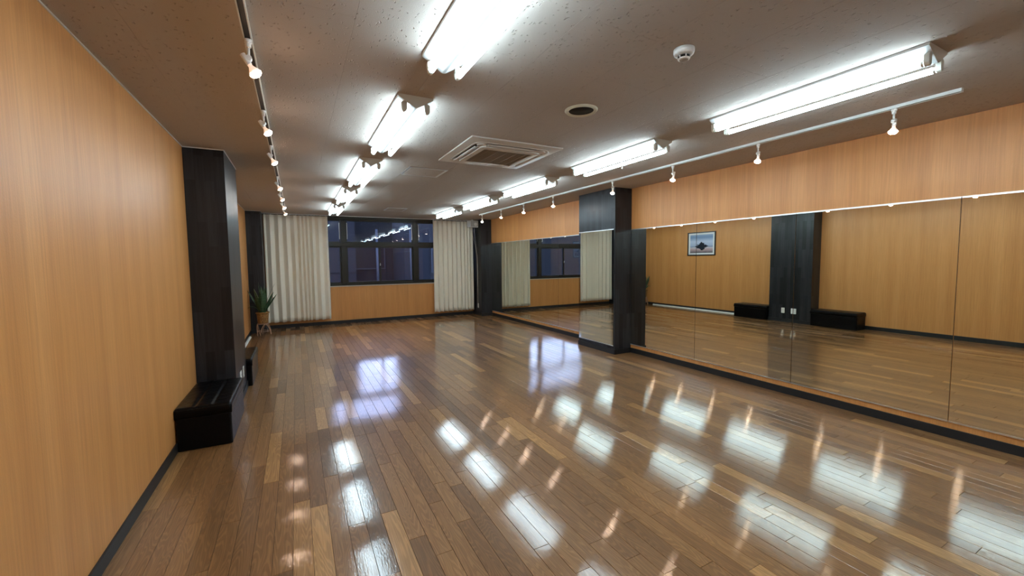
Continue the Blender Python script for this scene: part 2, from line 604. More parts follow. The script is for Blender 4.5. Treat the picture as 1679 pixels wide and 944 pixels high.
PWD = W / 61.0
planks = []
rr = random.Random(21)
for i in range(61):
    y = Y0 - rr.random() * 0.9
    prev = 0.4
    while y < D:
        L = rr.choice((0.455, 0.606, 0.909, 0.909, 1.21, 1.21))
        a, b = max(y, Y0), min(y + L, D)
        if b - a > 0.02:
            t = min(1.0, max(0.0, rr.gauss(0.42, 0.155)))
            if rr.random() < 0.10:
                t = min(1.0, 0.8 + rr.random() * 0.2)
            planks.append((i * PWD, (i + 1) * PWD, a, b, (t, rr.random(), rr.random())))
        y += L

def plank_size(p):
    cy = (p[2] + p[3]) / 2; cx = (p[0] + p[1]) / 2
    rel = Vector((cx, cy, 0)) - cam.matrix_world.translation
    fw = rel.dot(F_)
    if fw < 0.3:
        return -1
    u = 839.5 + 673.6 * rel.dot(Rc) / fw; v = 472 - 673.6 * rel.dot(Uc) / fw
    if u < -60 or u > 1740 or v > 1010:
        return -1
    return (p[3] - p[2]) / fw ** 3
order = sorted(range(len(planks)), key=lambda k: -plank_size(planks[k]))
single = set(order[:290])
rest = MB(); rest_t = []
for k, p in enumerate(planks):
    v, q = plank_faces(p[0], p[1], p[2], p[3], rr.uniform(-0.00012, 0.00012))
    if k in single:
        ob = MB().add(v, q).build('plank', MT['plank'], floor)
        tone_attr(ob.data, [p[4]] * 12)
    else:
        rest.add(v, q); rest_t += [p[4]] * 12
ob = rest.build('planks', MT['plank'], floor)
tone_attr(ob.data, rest_t)
ob['kind'] = 'stuff'

# ceiling: slab + mineral panels in an 0.455 m wide module
ceiling = structure(MB().box(-0.05, Y0, H + 0.006, W + 0.05, D + 0.05, H + 0.12).build('ceiling', MT['under']))
xs = [1.165 + 0.455 * k for k in range(-2, 10)]
cols = [(0.0, xs[0])] if xs[0] > 0.02 else []
cols += [(xs[k], xs[k + 1]) for k in range(len(xs) - 1)]
cols[-1] = (cols[-1][0], W)
cols = [c for c in cols if c[1] - c[0] > 0.03 and c[0] < W]
for ci, (a, b) in enumerate(cols):
    b = min(b, W)
    y = 1.085 - 0.91 * 5 - (0.455 if ci % 2 else 0.0)
    while y < D:
        y2 = y + 1.82
        p0, p1 = max(y, Y0), min(y2, D)
        if p1 - p0 > 0.02:
            g, c = 0.0003, 0.0010
            z0, z1 = H, H + 0.006
            x0, x1 = a + g, b - g; e, f = p0 + g * 0.5, p1 - g * 0.5
            v = [(x0, e, z1), (x1, e, z1), (x1, f, z1), (x0, f, z1), (x0, e, z0 + c), (x1, e, z0 + c), (x1, f, z0 + c), (x0, f, z0 + c),
                 (x0 + c, e + c, z0), (x1 - c, e + c, z0), (x1 - c, f - c, z0), (x0 + c, f - c, z0)]
            q = [(1, 0, 4, 5), (2, 1, 5, 6), (3, 2, 6, 7), (0, 3, 7, 4), (5, 4, 8, 9), (6, 5, 9, 10), (7, 6, 10, 11), (4, 7, 11, 8), (9, 8, 11, 10)]
            MB().add(v, q).build('ceiling_panel', MT['ceil'], ceiling)
        y = y2

structure(MB().box(-0.12, Y0, -0.05, 0.0, D, H + 0.05).build('wall_left', MT['orange']))
structure(MB().box(W, Y0, -0.05, W + 0.12, D, H + 0.05).build('wall_right', MT['orange']))
structure(MB().box(-0.12, Y0 - 0.12, -0.05, W + 0.12, Y0, H + 0.05).build('wall_front', MT['orange']))
# back wall with the long window opening
WX0, WX1, WZ0, WZ1 = 0.30, 5.20, 0.905, 2.515
wb = MB()
wb.box(-0.12, D, -0.05, W + 0.12, D + 0.14, WZ0)
wb.box(-0.12, D, WZ1, W + 0.12, D + 0.14, H + 0.05)
wb.box(-0.12, D, WZ0, WX0, D + 0.14, WZ1)
wb.box(WX1, D, WZ0, W + 0.12, D + 0.14, WZ1)
structure(wb.build('wall_back', MT['orange']))

# skirtings (black, 75 mm)
BH, BT = 0.075, 0.012
structure(MB().box(0, Y0, 0, BT, PY0, BH).box(0, PY1, 0, BT, 10.07, BH).build('baseboard_left', MT['black'], bevel=0.002))
structure(MB().box(W - BT, Y0, 0, W, PY0, BH).box(W - BT, PY1, 0, W, 9.99, BH).build('baseboard_right', MT['black'], bevel=0.002))
structure(MB().box(0.276, D - BT, 0, 5.21, D, BH).build('baseboard_back', MT['black'], bevel=0.002))
structure(MB().box(0, Y0, 0, W, Y0 + BT, BH).build('baseboard_front', MT['black'], bevel=0.002))
# thin pale bead where walls meet the ceiling
structure(MB().box(0, Y0, H - 0.008, 0.006, PY0, H).box(0, PY1, H - 0.008, 0.006, 10.07, H)
          .box(0, PY0 - 0.006, H - 0.008, LPX, PY0, H).box(LPX, PY0 - 0.006, H - 0.008, LPX + 0.006, PY1 + 0.006, H)
          .box(0, 10.064, H - 0.008, 0.276, 10.07, H).box(0.276, 10.064, H - 0.008, 0.282, D, H).build('trim_1', MT['aluw']))
structure(MB().box(0.282, D - 0.03, WZ1 - 0.005, 5.21, D, H).build('trim_2', MT['bronze']))

# ------------------------------------------------------------------ pillars
def pillar(x0, y0, x1, y1, label, faces):
    e = empty('pillar', ((x0 + x1) / 2, (y0 + y1) / 2, 0))
    tag(e, label, 'pillar')
    ox, oy = (x0 + x1) / 2, (y0 + y1) / 2
    MB().box(x0 - ox, y0 - oy, 0, x1 - ox, y1 - oy, H).build('cladding', MT['char'], e, bevel=0.0015)
    s = MB()
    a = 0.010
    if 'n' in faces: s.box(x0 - ox - (a if 'w' in faces else 0), y0 - oy - a, 0, x1 - ox + (a if 'e' in faces else 0), y0 - oy, BH)
    if 'f' in faces: s.box(x0 - ox - (a if 'w' in faces else 0), y1 - oy, 0, x1 - ox + (a if 'e' in faces else 0), y1 - oy + a, BH)
    if 'w' in faces: s.box(x0 - ox - a, y0 - oy, 0, x0 - ox, y1 - oy, BH)
    if 'e' in faces: s.box(x1 - ox, y0 - oy, 0, x1 - ox + a, y1 - oy, BH)
    s.build('skirting_board', MT['black'], e)
    return e
pillar(0, PY0, LPX, PY1, 'charcoal clad pillar on the left wall behind the nearer black bench', 'nfe')
pillar(RPX, PY0, W, PY1, 'charcoal clad pillar on the right wall with a narrow mirror on its face', 'nfw')
pillar(0, 10.07, 0.276, D - 0.0, 'charcoal clad corner pillar behind the potted snake plant', 'ne')
pillar(5.21, 9.99, W, D - 0.0, 'charcoal clad corner pillar under the grey speaker at the far right', 'nw')

# ------------------------------------------------------------------ wall mirrors
MZ0, MZ1 = 0.130, 1.925
def mirror(y0, y1, label, x=W, z0=MZ0, z1=MZ1, yaw=0.0, group=None):
    e = empty('wall_mirror', (x, (y0 + y1) / 2, z0))
    e.rotation_euler = (0, 0, yaw)
    tag(e, label, 'mirror', group)
    h = (y1 - y0) / 2 - 0.0028
    MB().box(-0.008, -h, 0.0, -0.0045, h, z1 - z0).build('mirror_glass', MT['mirror'], e)
    MB().box(-0.0045, -h - 0.001, 0.0, -0.0005, h + 0.001, z1 - z0).build('backing', MT['black'], e)
    b = MB().box(-0.012, -h, -0.004, -0.0005, h, -0.0005).box(-0.012, -h, -0.0005, -0.0095, h, 0.007)
    b.build('bottom_channel', MT['alu'], e)
    t = MB().box(-0.012, -h, z1 - z0 + 0.0005, -0.0005, h, z1 - z0 + 0.004).box(-0.012, -h, z1 - z0 - 0.009, -0.0095, h, z1 - z0 + 0.0005)
    t.build('top_channel', MT['alu'], e)
    return e
mirror(3.64, PY0 - 0.004, 'tall wall mirror panel against the right pillar, reflecting its dark side', yaw=0.0004)
mirror(2.44, 3.64, 'tall wall mirror panel reflecting the framed picture, second from the right pillar', yaw=-0.0004)
mirror(1.24, 2.44, 'tall wall mirror panel reflecting the nearer bench, third from the right pillar', yaw=0.0003)
mirror(0.04, 1.24, 'wall mirror panel cut off by the right edge of the photo', yaw=0.0)
mirror(-1.16, 0.04, 'wall mirror panel just beside the camera, outside the view')
mirror(4.842, 5.708, 'narrow mirror on the face of the right pillar, reflecting the long left curtain', x=RPX)
mirror(PY1 + 0.004, 6.83, 'wall mirror panel just beyond the right pillar, reflecting the dark window')
mirror(6.83, 8.03, 'wall mirror panel second beyond the right pillar, left of the visible seam')
mirror(8.03, 9.23, 'wall mirror panel beyond the right pillar, reflecting most of the right curtain')
mirror(9.23, 9.986, 'narrow wall mirror panel touching the far right corner pillar')

# ------------------------------------------------------------------ window
win = empty('window_1', ((WX0 + WX1) / 2, D + 0.05, WZ0))
structure(win)
ox = (WX0 + WX1) / 2; FH = WZ1 - WZ0
def L(x): return x - ox
fr = MB()
fr.box(L(WX0), -0.045, 0, L(WX1), 0.05, 0.045).box(L(WX0), -0.045, FH - 0.045, L(WX1), 0.05, FH)
fr.box(L(WX0), -0.045, 0.045, L(WX0) + 0.04, 0.05, FH - 0.045).box(L(WX1) - 0.04, -0.045, 0.045, L(WX1), 0.05, FH - 0.045)
TZ0, TZ1 = 1.845 - WZ0, 1.925 - WZ0
fr.box(L(WX0) + 0.04, -0.04, TZ0, L(WX1) - 0.04, 0.045, TZ1)
fr.build('window_frame', MT['bronze'], win, bevel=0.003)
for mx0, mx1 in ((1.855, 1.965), (3.575, 3.685)):
    MB().box(L(mx0), -0.055, 0.045, L(mx1), 0.045, TZ0).box(L(mx0), -0.055, TZ1, L(mx1), 0.045, FH - 0.045).build('mullion', MT['bronze'], win, bevel=0.003)
def sash(x0, x1, z0, z1, y, w, handle=None):
    m = MB()
    m.box(x0, y - 0.012, z0, x0 + w, y + 0.012, z1).box(x1 - w, y - 0.012, z0, x1, y + 0.012, z1)
    m.box(x0 + w, y - 0.012, z0, x1 - w, y + 0.012, z0 + w * 1.3).box(x0 + w, y - 0.012, z1 - w, x1 - w, y + 0.012, z1)
    o = m.build('sash', MT['bronze'], win, bevel=0.002)
    g = MB().box(x0 + w, y - 0.002, z0 + w * 1.3, x1 - w, y + 0.002, z1 - w).build('glass_pane', MT['glass'], o)
    return o
lo0, lo1, up0, up1 = 0.045, TZ0, TZ1, FH - 0.045
for bx0, bx1 in ((WX0 + 0.04, 1.855), (1.965, 3.575), (3.685, WX1 - 0.04)):
    mid = (bx0 + bx1) / 2
    if bx0 > 1.9 and bx1 < 3.6:
        mid = 2.745
    sash(L(bx0), L(mid) + 0.02, lo0, lo1, -0.018, 0.034)
    s2 = sash(L(mid) - 0.02, L(bx1), lo0, lo1, 0.012, 0.034)
    sash(L(bx0) + 0.005, L(bx1) - 0.005, up0, up1, -0.005, 0.026)
    # crescent lock at the meeting stile
    MB().cyl((L(mid), -0.03, 0.48), (L(mid), -0.045, 0.48), 0.012, n=12).box(L(mid) - 0.006, -0.052, 0.48, L(mid) + 0.006, -0.042, 0.53).build('window_lock', MT['alu'], win)
# slim bright pull bars beside the mullions on the upper lights
for px in (1.825, 1.995, 3.545, 3.72):
    MB().box(L(px) - 0.006, -0.062, up0 + 0.09, L(px) + 0.006, -0.05, up1 - 0.07).box(L(px) - 0.006, -0.052, up0 + 0.09, L(px) + 0.006, -0.015, up0 + 0.10).box(L(px) - 0.006, -0.052, up1 - 0.08, L(px) + 0.006, -0.015, up1 - 0.07).build('pull_bar', MT['aluw'], win)
MB().box(L(0.282), -0.068, -0.022, L(5.205), -0.0, 0.0).build('window_sill', MT['sill'], win, bevel=0.003)

# ------------------------------------------------------------------ curtains
def curtain(x0, x1, ybase, z0, z1, folds, dense, label, seed):
    e = empty('curtain', ((x0 + x1) / 2, ybase, z0))
    tag(e, label, 'curtain', None)
    r = random.Random(seed)
    n = folds * 14
    # warp the fold phase so some pleats bunch together
    ph = [0.0]
    for i in range(n):
        u = i / n
        d = 1.0
        for c, w, k in dense:
            d += k * math.exp(-((u - c) / w) ** 2)
        ph.append(ph[-1] + d)
    tot = ph[-1]
    amp = [0.036 * r.uniform(0.75, 1.2) for _ in range(int(folds * 1.5) + 3)]
    rows = 24
    v = []; f = []
    for j in range(rows + 1):
        t = j / rows
        z = z1 - (z1 - z0) * t
        for i in range(n + 1):
            u = i / n
            P = ph[i] / tot * folds
            a = amp[int(P)] * (0.55 + 0.45 * min(1, t * 4))
            s = math.sin(2 * math.pi * P)
            yy = a * (abs(s) ** 0.75) * (1 if s > 0 else -1)
            xx = x0 + (x1 - x0) * u + 0.010 * math.sin(4 * math.pi * P) + 0.006 * math.sin(t * 5 + P * 1.7) * t
            zz = z - (0.006 * math.cos(2 * math.pi * P) if j == rows else 0)
            if j == 0:
                zz = z1
            v.append((xx - (x0 + x1) / 2, yy, zz - z0))
    W1 = n + 1
    for j in range(rows):
        for i in range(n):
            a = j * W1 + i
            f.append((a, a + W1, a + W1 + 1, a + 1))
    o = MB().add(v, f, True).build('curtain_cloth', MT['curtain'], e)
    md = o.modifiers.new('thick', 'SOLIDIFY')
    md.thickness = 0.003
    # pleat tape with hooks at the heading
    hk = MB()
    for k in range(folds + 1):
        x = x0 + (x1 - x0) * (k / folds) * 0.96 + 0.02 - (x0 + x1) / 2
        hk.box(x - 0.004, -0.006, z1 - z0, x + 0.004, 0.006, z1 - z0 + 0.014)
    hk.build('hooks', MT['white'], e)['kind'] = 'stuff'
    return e
CY = D - 0.145
curtain(0.300, 1.570, CY, 0.150, 2.522, 10, [(0.62, 0.12, 1.1)], 'long beige curtain left of the dark window, behind the potted plant', 3)
curtain(4.065, 5.175, CY, 0.135, 2.522, 10, [(0.85, 0.15, 0.6)], 'long beige curtain right of the dark window, below the grey speaker', 5)
cr = MB().box(0.29, CY - 0.012, 2.536, 5.20, CY + 0.012, H)
tag(cr.build('curtain_rail', MT['aluw'], None, bevel=0.002), 'slim pale curtain rail fixed to the ceiling above the far window', 'rail')

# ------------------------------------------------------------------ fluorescent fixtures
def fixture(label, x, y, group):
    e = empty('fluorescent_light', (x, y, H))
    tag(e, label, 'ceiling light', group)
    sec = [(-0.116, -0.0005), (-0.116, -0.014), (-0.008, -0.078), (0.008, -0.078), (0.116, -0.014), (0.116, -0.0005)]
    MB().prism(sec, 'y', 0.0, 1.255).build('lamp_housing', MT['housing'], e, bevel=0.002)
    for yy in (-0.001, 1.254):
        MB().prism([(p[0] * 0.985, p[1]) for p in sec], 'y', yy, yy + 0.002).build('end_cap', MT['socket'], e)
    for sx in (-1, 1):
        cx = sx * 0.076
        MB().cyl((cx, 0.028, -0.088), (cx, 1.227, -0.088), 0.0160, n=20).build('fluorescent_tube', MT['tube'], e)
        for ya, yb in ((0.004, 0.027), (1.228, 1.251)):
            m = MB()
            top = -0.014 - (0.116 - 0.076) * 0.593
            pts = [(cx - 0.018, top + 0.012 if sx > 0 else top - 0.01), (cx + 0.018, top - 0.01 if sx > 0 else top + 0.012),
                   (cx + 0.017, -0.088), (cx + 0.012, -0.101), (cx, -0.106), (cx - 0.012, -0.101), (cx - 0.017, -0.088)]
            m.prism(pts, 'y', ya, yb)
            yi = yb if ya < 0.5 else ya
            o = m.build('lamp_socket', MT['socket'], e, bevel=0.002)
            MB().cyl((cx, yb if ya < 0.5 else ya, -0.088), (cx, (yb + 0.012) if ya < 0.5 else (ya - 0.012), -0.088), 0.0164, n=20, caps=False).build('tube_cap', MT['alu'], e)
    return e
AX, BX = 1.628, 3.886
rowa = [0.923, 2.739, 4.554, 6.355, 8.185]
rowb = [0.923, 2.735, 4.564, 6.325, 8.03]
pos = ['nearest, cut off by the top of the photo', 'second in its row and fully in view',
       'third in its row', 'fourth in its row', 'last in its row, just before the dark window']
posb = ['nearest, at the upper right', 'second, with a pull cord',
        'third in its row', 'fourth in its row', 'last in its row, nearest the right curtain']
first = fixture('twin tube light in the left row, ' + pos[0], AX, rowa[0], 'twin tube ceiling lights of the left row')
for k in range(1, 5):
    c = copy_tree(first); c.location = (AX, rowa[k], H)
    c['label'] = 'twin tube light in the left row, ' + pos[k]
for k in range(5):
    c = copy_tree(first); c.location = (BX, rowb[k], H)
    c['label'] = 'twin tube light in the right row, ' + posb[k]
    c['group'] = 'twin tube ceiling lights of the right row'
    if k == 1:
        MB().path([(0.02, 0.55, -0.078), (0.022, 0.55, -0.11), (0.02, 0.55, -0.135)], 0.0012, 6).lathe([(0, 0.0), (0.004, 0.003), (0.005, 0.014), (0, 0.02)], (0.02, 0.55, -0.153), n=10).build('pull_cord', MT['white'], c)
for k, (xx, yy) in enumerate(((AX, -0.893), (BX, -0.893), (AX, -2.70), (BX, -2.70))):
    c = copy_tree(first); c.location = (xx, yy, H)
    c['label'] = ('lit twin tube ceiling light %s, behind the camera' %
                  ('in the left row, first', 'in the right row, first', 'in the left row, second', 'in the right row, second')[k])
    c['group'] = 'twin tube ceiling lights behind the camera'

# ------------------------------------------------------------------ lighting tracks
def track(x, y0, y1, label):
    e = empty('lighting_track', (x, (y0 + y1) / 2, H))
    tag(e, label, 'track')
    h = (y1 - y0) / 2
    sec = [(-0.0175, -0.0005), (-0.0175, -0.021), (-0.0155, -0.0215), (-0.0115, -0.0215), (-0.0115, -0.010), (0.0115, -0.010),
           (0.0115, -0.0215), (0.0155, -0.0215), (0.0175, -0.021), (0.0175, -0.0005)]
    # U-shaped section, built as two lips and a web
    m = MB()
    m.box(-0.0175, -h, -0.0225, -0.0120, h, -0.0005).box(0.0120, -h, -0.0225, 0.0175, h, -0.0005)
    m.box(-0.0120, -h, -0.008, 0.0120, h, -0.0005)
    m.build('track_profile', MT['track'], e)
    MB().box(-0.0119, -h, -0.0175, 0.0119, h, -0.0081).build('track_slot', MT['slot'], e)
    MB().box(-0.018, -h - 0.006, -0.0235, 0.018, -h, -0.0005).build('end_cap', MT['track'], e)
    MB().box(-0.018, h, -0.0235, 0.018, h + 0.006, -0.0005).build('end_cap', MT['track'], e)
    return e
TLX, TRX = 0.728, 4.752
track(TLX, -2.5, 10.22, 'white ceiling track with dark slot along the left side, carrying small spotlights')
track(TRX, 1.07, 8.96, 'white ceiling track along the right side above the mirrors')

def spotlight(label, group, tilt):
    e = empty('track_spotlight', (0, 0, H - 0.0225))
    tag(e, label, 'spotlight', group)
    MB().cyl((0, 0, 0), (0, 0, -0.016), 0.0170, n=20).cyl((0, 0, -0.016), (0, 0, -0.036), 0.0135, 0.0125, n=20).build('adapter', MT['white'], e, bevel=0.001)
    MB().cyl((0, 0, -0.036), (0, 0, -0.080), 0.0068, n=14).build('stem', MT['white'], e)
    MB().cyl((0, -0.012, -0.086), (0, 0.012, -0.086), 0.0135, n=18).build('joint', MT['white'], e, bevel=0.001)
    a = tilt
    d = Vector((math.sin(a), 0, -math.cos(a)))
    off = Vector((-0.016 * (1 if a > 0 else -1), 0, 0))
    s0 = Vector((0, 0, -0.086)) + off - d * 0.018
    MB().cyl(s0, s0 + d * 0.052, 0.0125, n=18).build('lamp_holder', MT['white'], e, bevel=0.001)
    b0 = s0 + d * 0.052
    o = MB().lathe([(0.0095, 0.0), (0.0105, 0.010), (0.0165, 0.020), (0.0240, 0.032), (0.0275, 0.044), (0.0265, 0.0445)], b0, d, 24).build('reflector_bulb', MT['bulbglass'], e)
    MB().lathe([(0.0, 0.060), (0.009, 0.0590), (0.018, 0.0555), (0.0245, 0.050), (0.0272, 0.0452), (0.0277, 0.042)], b0, d, 24).build('lit_lens', MT['bulb'], o)
    return e
MT['bulbglass'] = emit('warm_bulb_glass', (1.0, 0.62, 0.42), 0.45)
LY = [2.37, 3.40, 4.37, 5.87, 6.86, 7.87, 8.84, 1.41]
RY = [1.407, 2.394, 3.374, 4.388, 5.852, 6.865, 7.834, 8.828]
ordw = ['nearest', 'second', 'third', 'fourth', 'fifth', 'sixth', 'last']
sl = spotlight('lit white spotlight on the left track, nearest the camera in view', 'spotlights on the left ceiling track', math.radians(32))
sl.location = (TLX, LY[0], H - 0.0225)
llab = ['', 'lit white spotlight on the left track, second nearest', 'lit white spotlight on the left track, third, level with the clad pillar front',
        'lit white spotlight on the left track, fourth, past the clad pillar', 'lit white spotlight on the left track, third from the curtain end',
        'lit white spotlight on the left track, second from the curtain end', 'lit white spotlight on the left track, farthest, in front of the curtain',
        'lit white spotlight on the left track, above the camera and outside the frame']
for k in range(1, 8):
    c = copy_tree(sl); c.location = (TLX, LY[k], H - 0.0225); c['label'] = llab[k]
    c.rotation_euler = (0, 0, math.radians((0, -14, 8, -6, 12, -4, 6, 0)[k]))
sr = spotlight('lit white spotlight on the right track, nearest and largest at the upper right', 'spotlights on the right ceiling track', math.radians(-14))
sr.location = (TRX, RY[0], H - 0.0225)
rlab = ['', 'lit white spotlight on the right track, second nearest', 'lit white spotlight on the right track, third, just before the pillar',
        'lit white spotlight on the right track, fourth, in front of the clad pillar', 'lit white spotlight on the right track, fifth, just beyond the clad pillar',
        'lit white spotlight on the right track, sixth', 'lit white spotlight on the right track, second from its far end',
        'lit white spotlight on the right track, farthest, beside the grey speaker']
for k in range(1, 8):
    c = copy_tree(sr); c.location = (TRX, RY[k], H - 0.0225); c['label'] = rlab[k]
    c.rotation_euler = (0, 0, math.radians((0, 10, -8, 25, 30, 35, 30, 40)[k]))

# ------------------------------------------------------------------ ceiling cassette air conditioner
def rrect(w, h, r, n=6):
    pts = []
    for cx, cy, a0 in ((w - r, h - r, 0), (-w + r, h - r, 90), (-w + r, -h + r, 180), (w - r, -h + r, 270)):
        for k in range(n + 1):
            a = math.radians(a0 + 90 * k / n)
            pts.append((cx + r * math.cos(a), cy + r * math.sin(a)))
    return pts
def ring(mb, outer, inner, z0, z1, inner_z1=None):
    """frame between two outlines with the same vertex count"""
    n = len(outer)
    iz = z1 if inner_z1 is None else inner_z1
    v = [(p[0], p[1], z0) for p in outer] + [(p[0], p[1], z1) for p in outer] + [(p[0], p[1], iz) for p in inner] + [(p[0], p[1], z0) for p in inner]
    f = []
    for k in range(3):
        for i in range(n):
            j = (i + 1) % n
            f.append((k * n + i, k * n + j, (k + 1) * n + j, (k + 1) * n + i))
    return mb.add(v, f)
ac = empty('air_conditioner', (2.752, 3.838, H))
tag(ac, 'square four-way cassette air conditioner set in the ceiling centre', 'air conditioner')
m = MB(); ring(m, rrect(0.474, 0.478, 0.006), rrect(0.40, 0.40, 0.10), -0.0005, -0.012, -0.020)
m.build('outer_panel', MT['ac'], ac)
MB().prism(rrect(0.405, 0.405, 0.10), 'z', -0.006, -0.0035).build('air_duct', MT['hole'], ac)
m = MB(); ring(m, rrect(0.315, 0.315, 0.05), rrect(0.262, 0.262, 0.012), -0.0065, -0.042, -0.046)
m.build('centre_panel', MT['ac'], ac, bevel=0.003)
m = MB(); ring(m, rrect(0.398, 0.398, 0.10), rrect(0.375, 0.375, 0.09), -0.0065, -0.024, -0.022)
m.build('rim', MT['ac'], ac, bevel=0.002)
for k in range(4):
    a = k * math.pi / 2
    n = 10; v = []; f = []
    for i in range(n + 1):
        t = -1 + 2 * i / n
        x = t * 0.265
        bow = 0.010 * (1 - t * t)
        for r, z in ((0.334, -0.028), (0.348, -0.036 - bow * 0.3), (0.362 + bow * 0.4, -0.030), (0.362 + bow * 0.4, -0.025), (0.348, -0.031), (0.334, -0.023)):
            v.append((x * math.cos(a) - r * math.sin(a), x * math.sin(a) + r * math.cos(a), z))
    for i in range(n):
        for j in range(6):
            q = (j + 1) % 6
            f.append((i * 6 + j, i * 6 + q, (i + 1) * 6 + q, (i + 1) * 6 + j))
    f.append(tuple(range(6))); f.append(tuple(n * 6 + j for j in range(6))[::-1])
    MB().add(v, f, True).build('louvre', MT['ac'], ac)
    # corner cover
    c0 = math.radians(45) + a
    cx, cy = 0.448 * math.cos(c0), 0.448 * math.sin(c0)
    MB().cyl((cx, cy, -0.0065), (cx, cy, -0.030), 0.050, 0.042, n=16).build('corner_cover', MT['ac'], ac)
gr = MB().box(-0.262, -0.262, -0.030, 0.262, 0.262, -0.0066).build('intake_grille', MT['grille'], ac)
sl_ = MB()
for k in range(30):
    y = -0.252 + k * 0.0174
    sl_.box(-0.256, y - 0.003, -0.0375, 0.256, y + 0.003, -0.0302)
for k in range(5):
    x = -0.2 + k * 0.1
    sl_.box(x - 0.003, -0.256, -0.039, x + 0.003, 0.256, -0.0375)
sl_.build('grille_slats', MT['grille'], gr)

# access hatches
def hatch(x0, y0, x1, y1, label):
    e = empty('ceiling_hatch', ((x0 + x1) / 2, (y0 + y1) / 2, H))
    tag(e, label, 'hatch')
    a, b = (x1 - x0) / 2, (y1 - y0) / 2
    m = MB(); ring(m, rrect(a, b, 0.002, 1), rrect(a - 0.014, b - 0.014, 0.002, 1), -0.0005, -0.006)
    m.build('hatch_frame', MT['alu'], e)
    MB().box(-a + 0.014, -b + 0.014, -0.0015, a - 0.014, b - 0.014, -0.0005).build('gap', MT['hole'], e)
    m = MB(); ring(m, rrect(a - 0.020, b - 0.020, 0.002, 1), rrect(a - 0.030, b - 0.030, 0.002, 1), -0.0016, -0.006)
    m.build('door_frame', MT['aluw'], e)
    MB().box(-a + 0.030, -b + 0.030, -0.0050, a - 0.030, b - 0.030, -0.0016).build('hatch_panel', MT['ceil'], e)
hatch(2.077, 4.755, 2.540, 5.215, 'square ceiling access hatch beside the air conditioner')
hatch(2.560, 8.520, 2.965, 9.015, 'square ceiling access hatch near the dark window')

# round vent
v_ = empty('ceiling_vent', (2.761, 2.467, H))
tag(v_, 'round cream-rimmed ceiling vent with a dark disc as its shaded opening', 'vent')
MB().lathe([(0.118, -0.0005), (0.118, -0.006), (0.108, -0.016), (0.104, -0.016), (0.101, -0.004)], n=48).build('outer_ring', MT['cream'], v_)
MB().lathe([(0.100, -0.0045), (0.099, -0.0095), (0.094, -0.0120), (0.090, -0.0100), (0.089, -0.0045)], n=48).build('inner_ring', MT['cream'], v_)
MB().lathe([(0.0, -0.0066), (0.0885, -0.0064), (0.0885, -0.0046)], n=48).build('opening', MT['hole'], v_)  # flat disc, coloured dark for the shade of a duct not modelled

# smoke detector
s_ = empty('smoke_detector', (2.712, 1.534, H))
tag(s_, 'round white smoke detector on the ceiling between the light rows', 'smoke detector')
MB().lathe([(0.051, -0.0005), (0.051, -0.016), (0.048, -0.026), (0.043, -0.030), (0.028, -0.031)], n=40).build('base', MT['white'], s_)
MB().lathe([(0.029, -0.0353), (0.028, -0.046)], n=32).build('chamber', MT['hole'], s_)
fins = MB()
for k in range(6):
    a = math.radians(60 * k)
    fins.cyl((0.031 * math.cos(a), 0.031 * math.sin(a), -0.0345), (0.0275 * math.cos(a), 0.0275 * math.sin(a), -0.050), 0.0032, n=8)
fins.build('fins', MT['white'], s_)
MB().lathe([(0.029, -0.0462), (0.030, -0.049), (0.026, -0.053), (0.0, -0.054)], n=32).build('cap', MT['white'], s_)
MB().lathe([(0.0, -0.0565), (0.021, -0.0560), (0.022, -0.0538)], n=32).build('sensor_mesh', MT['grille'], s_)

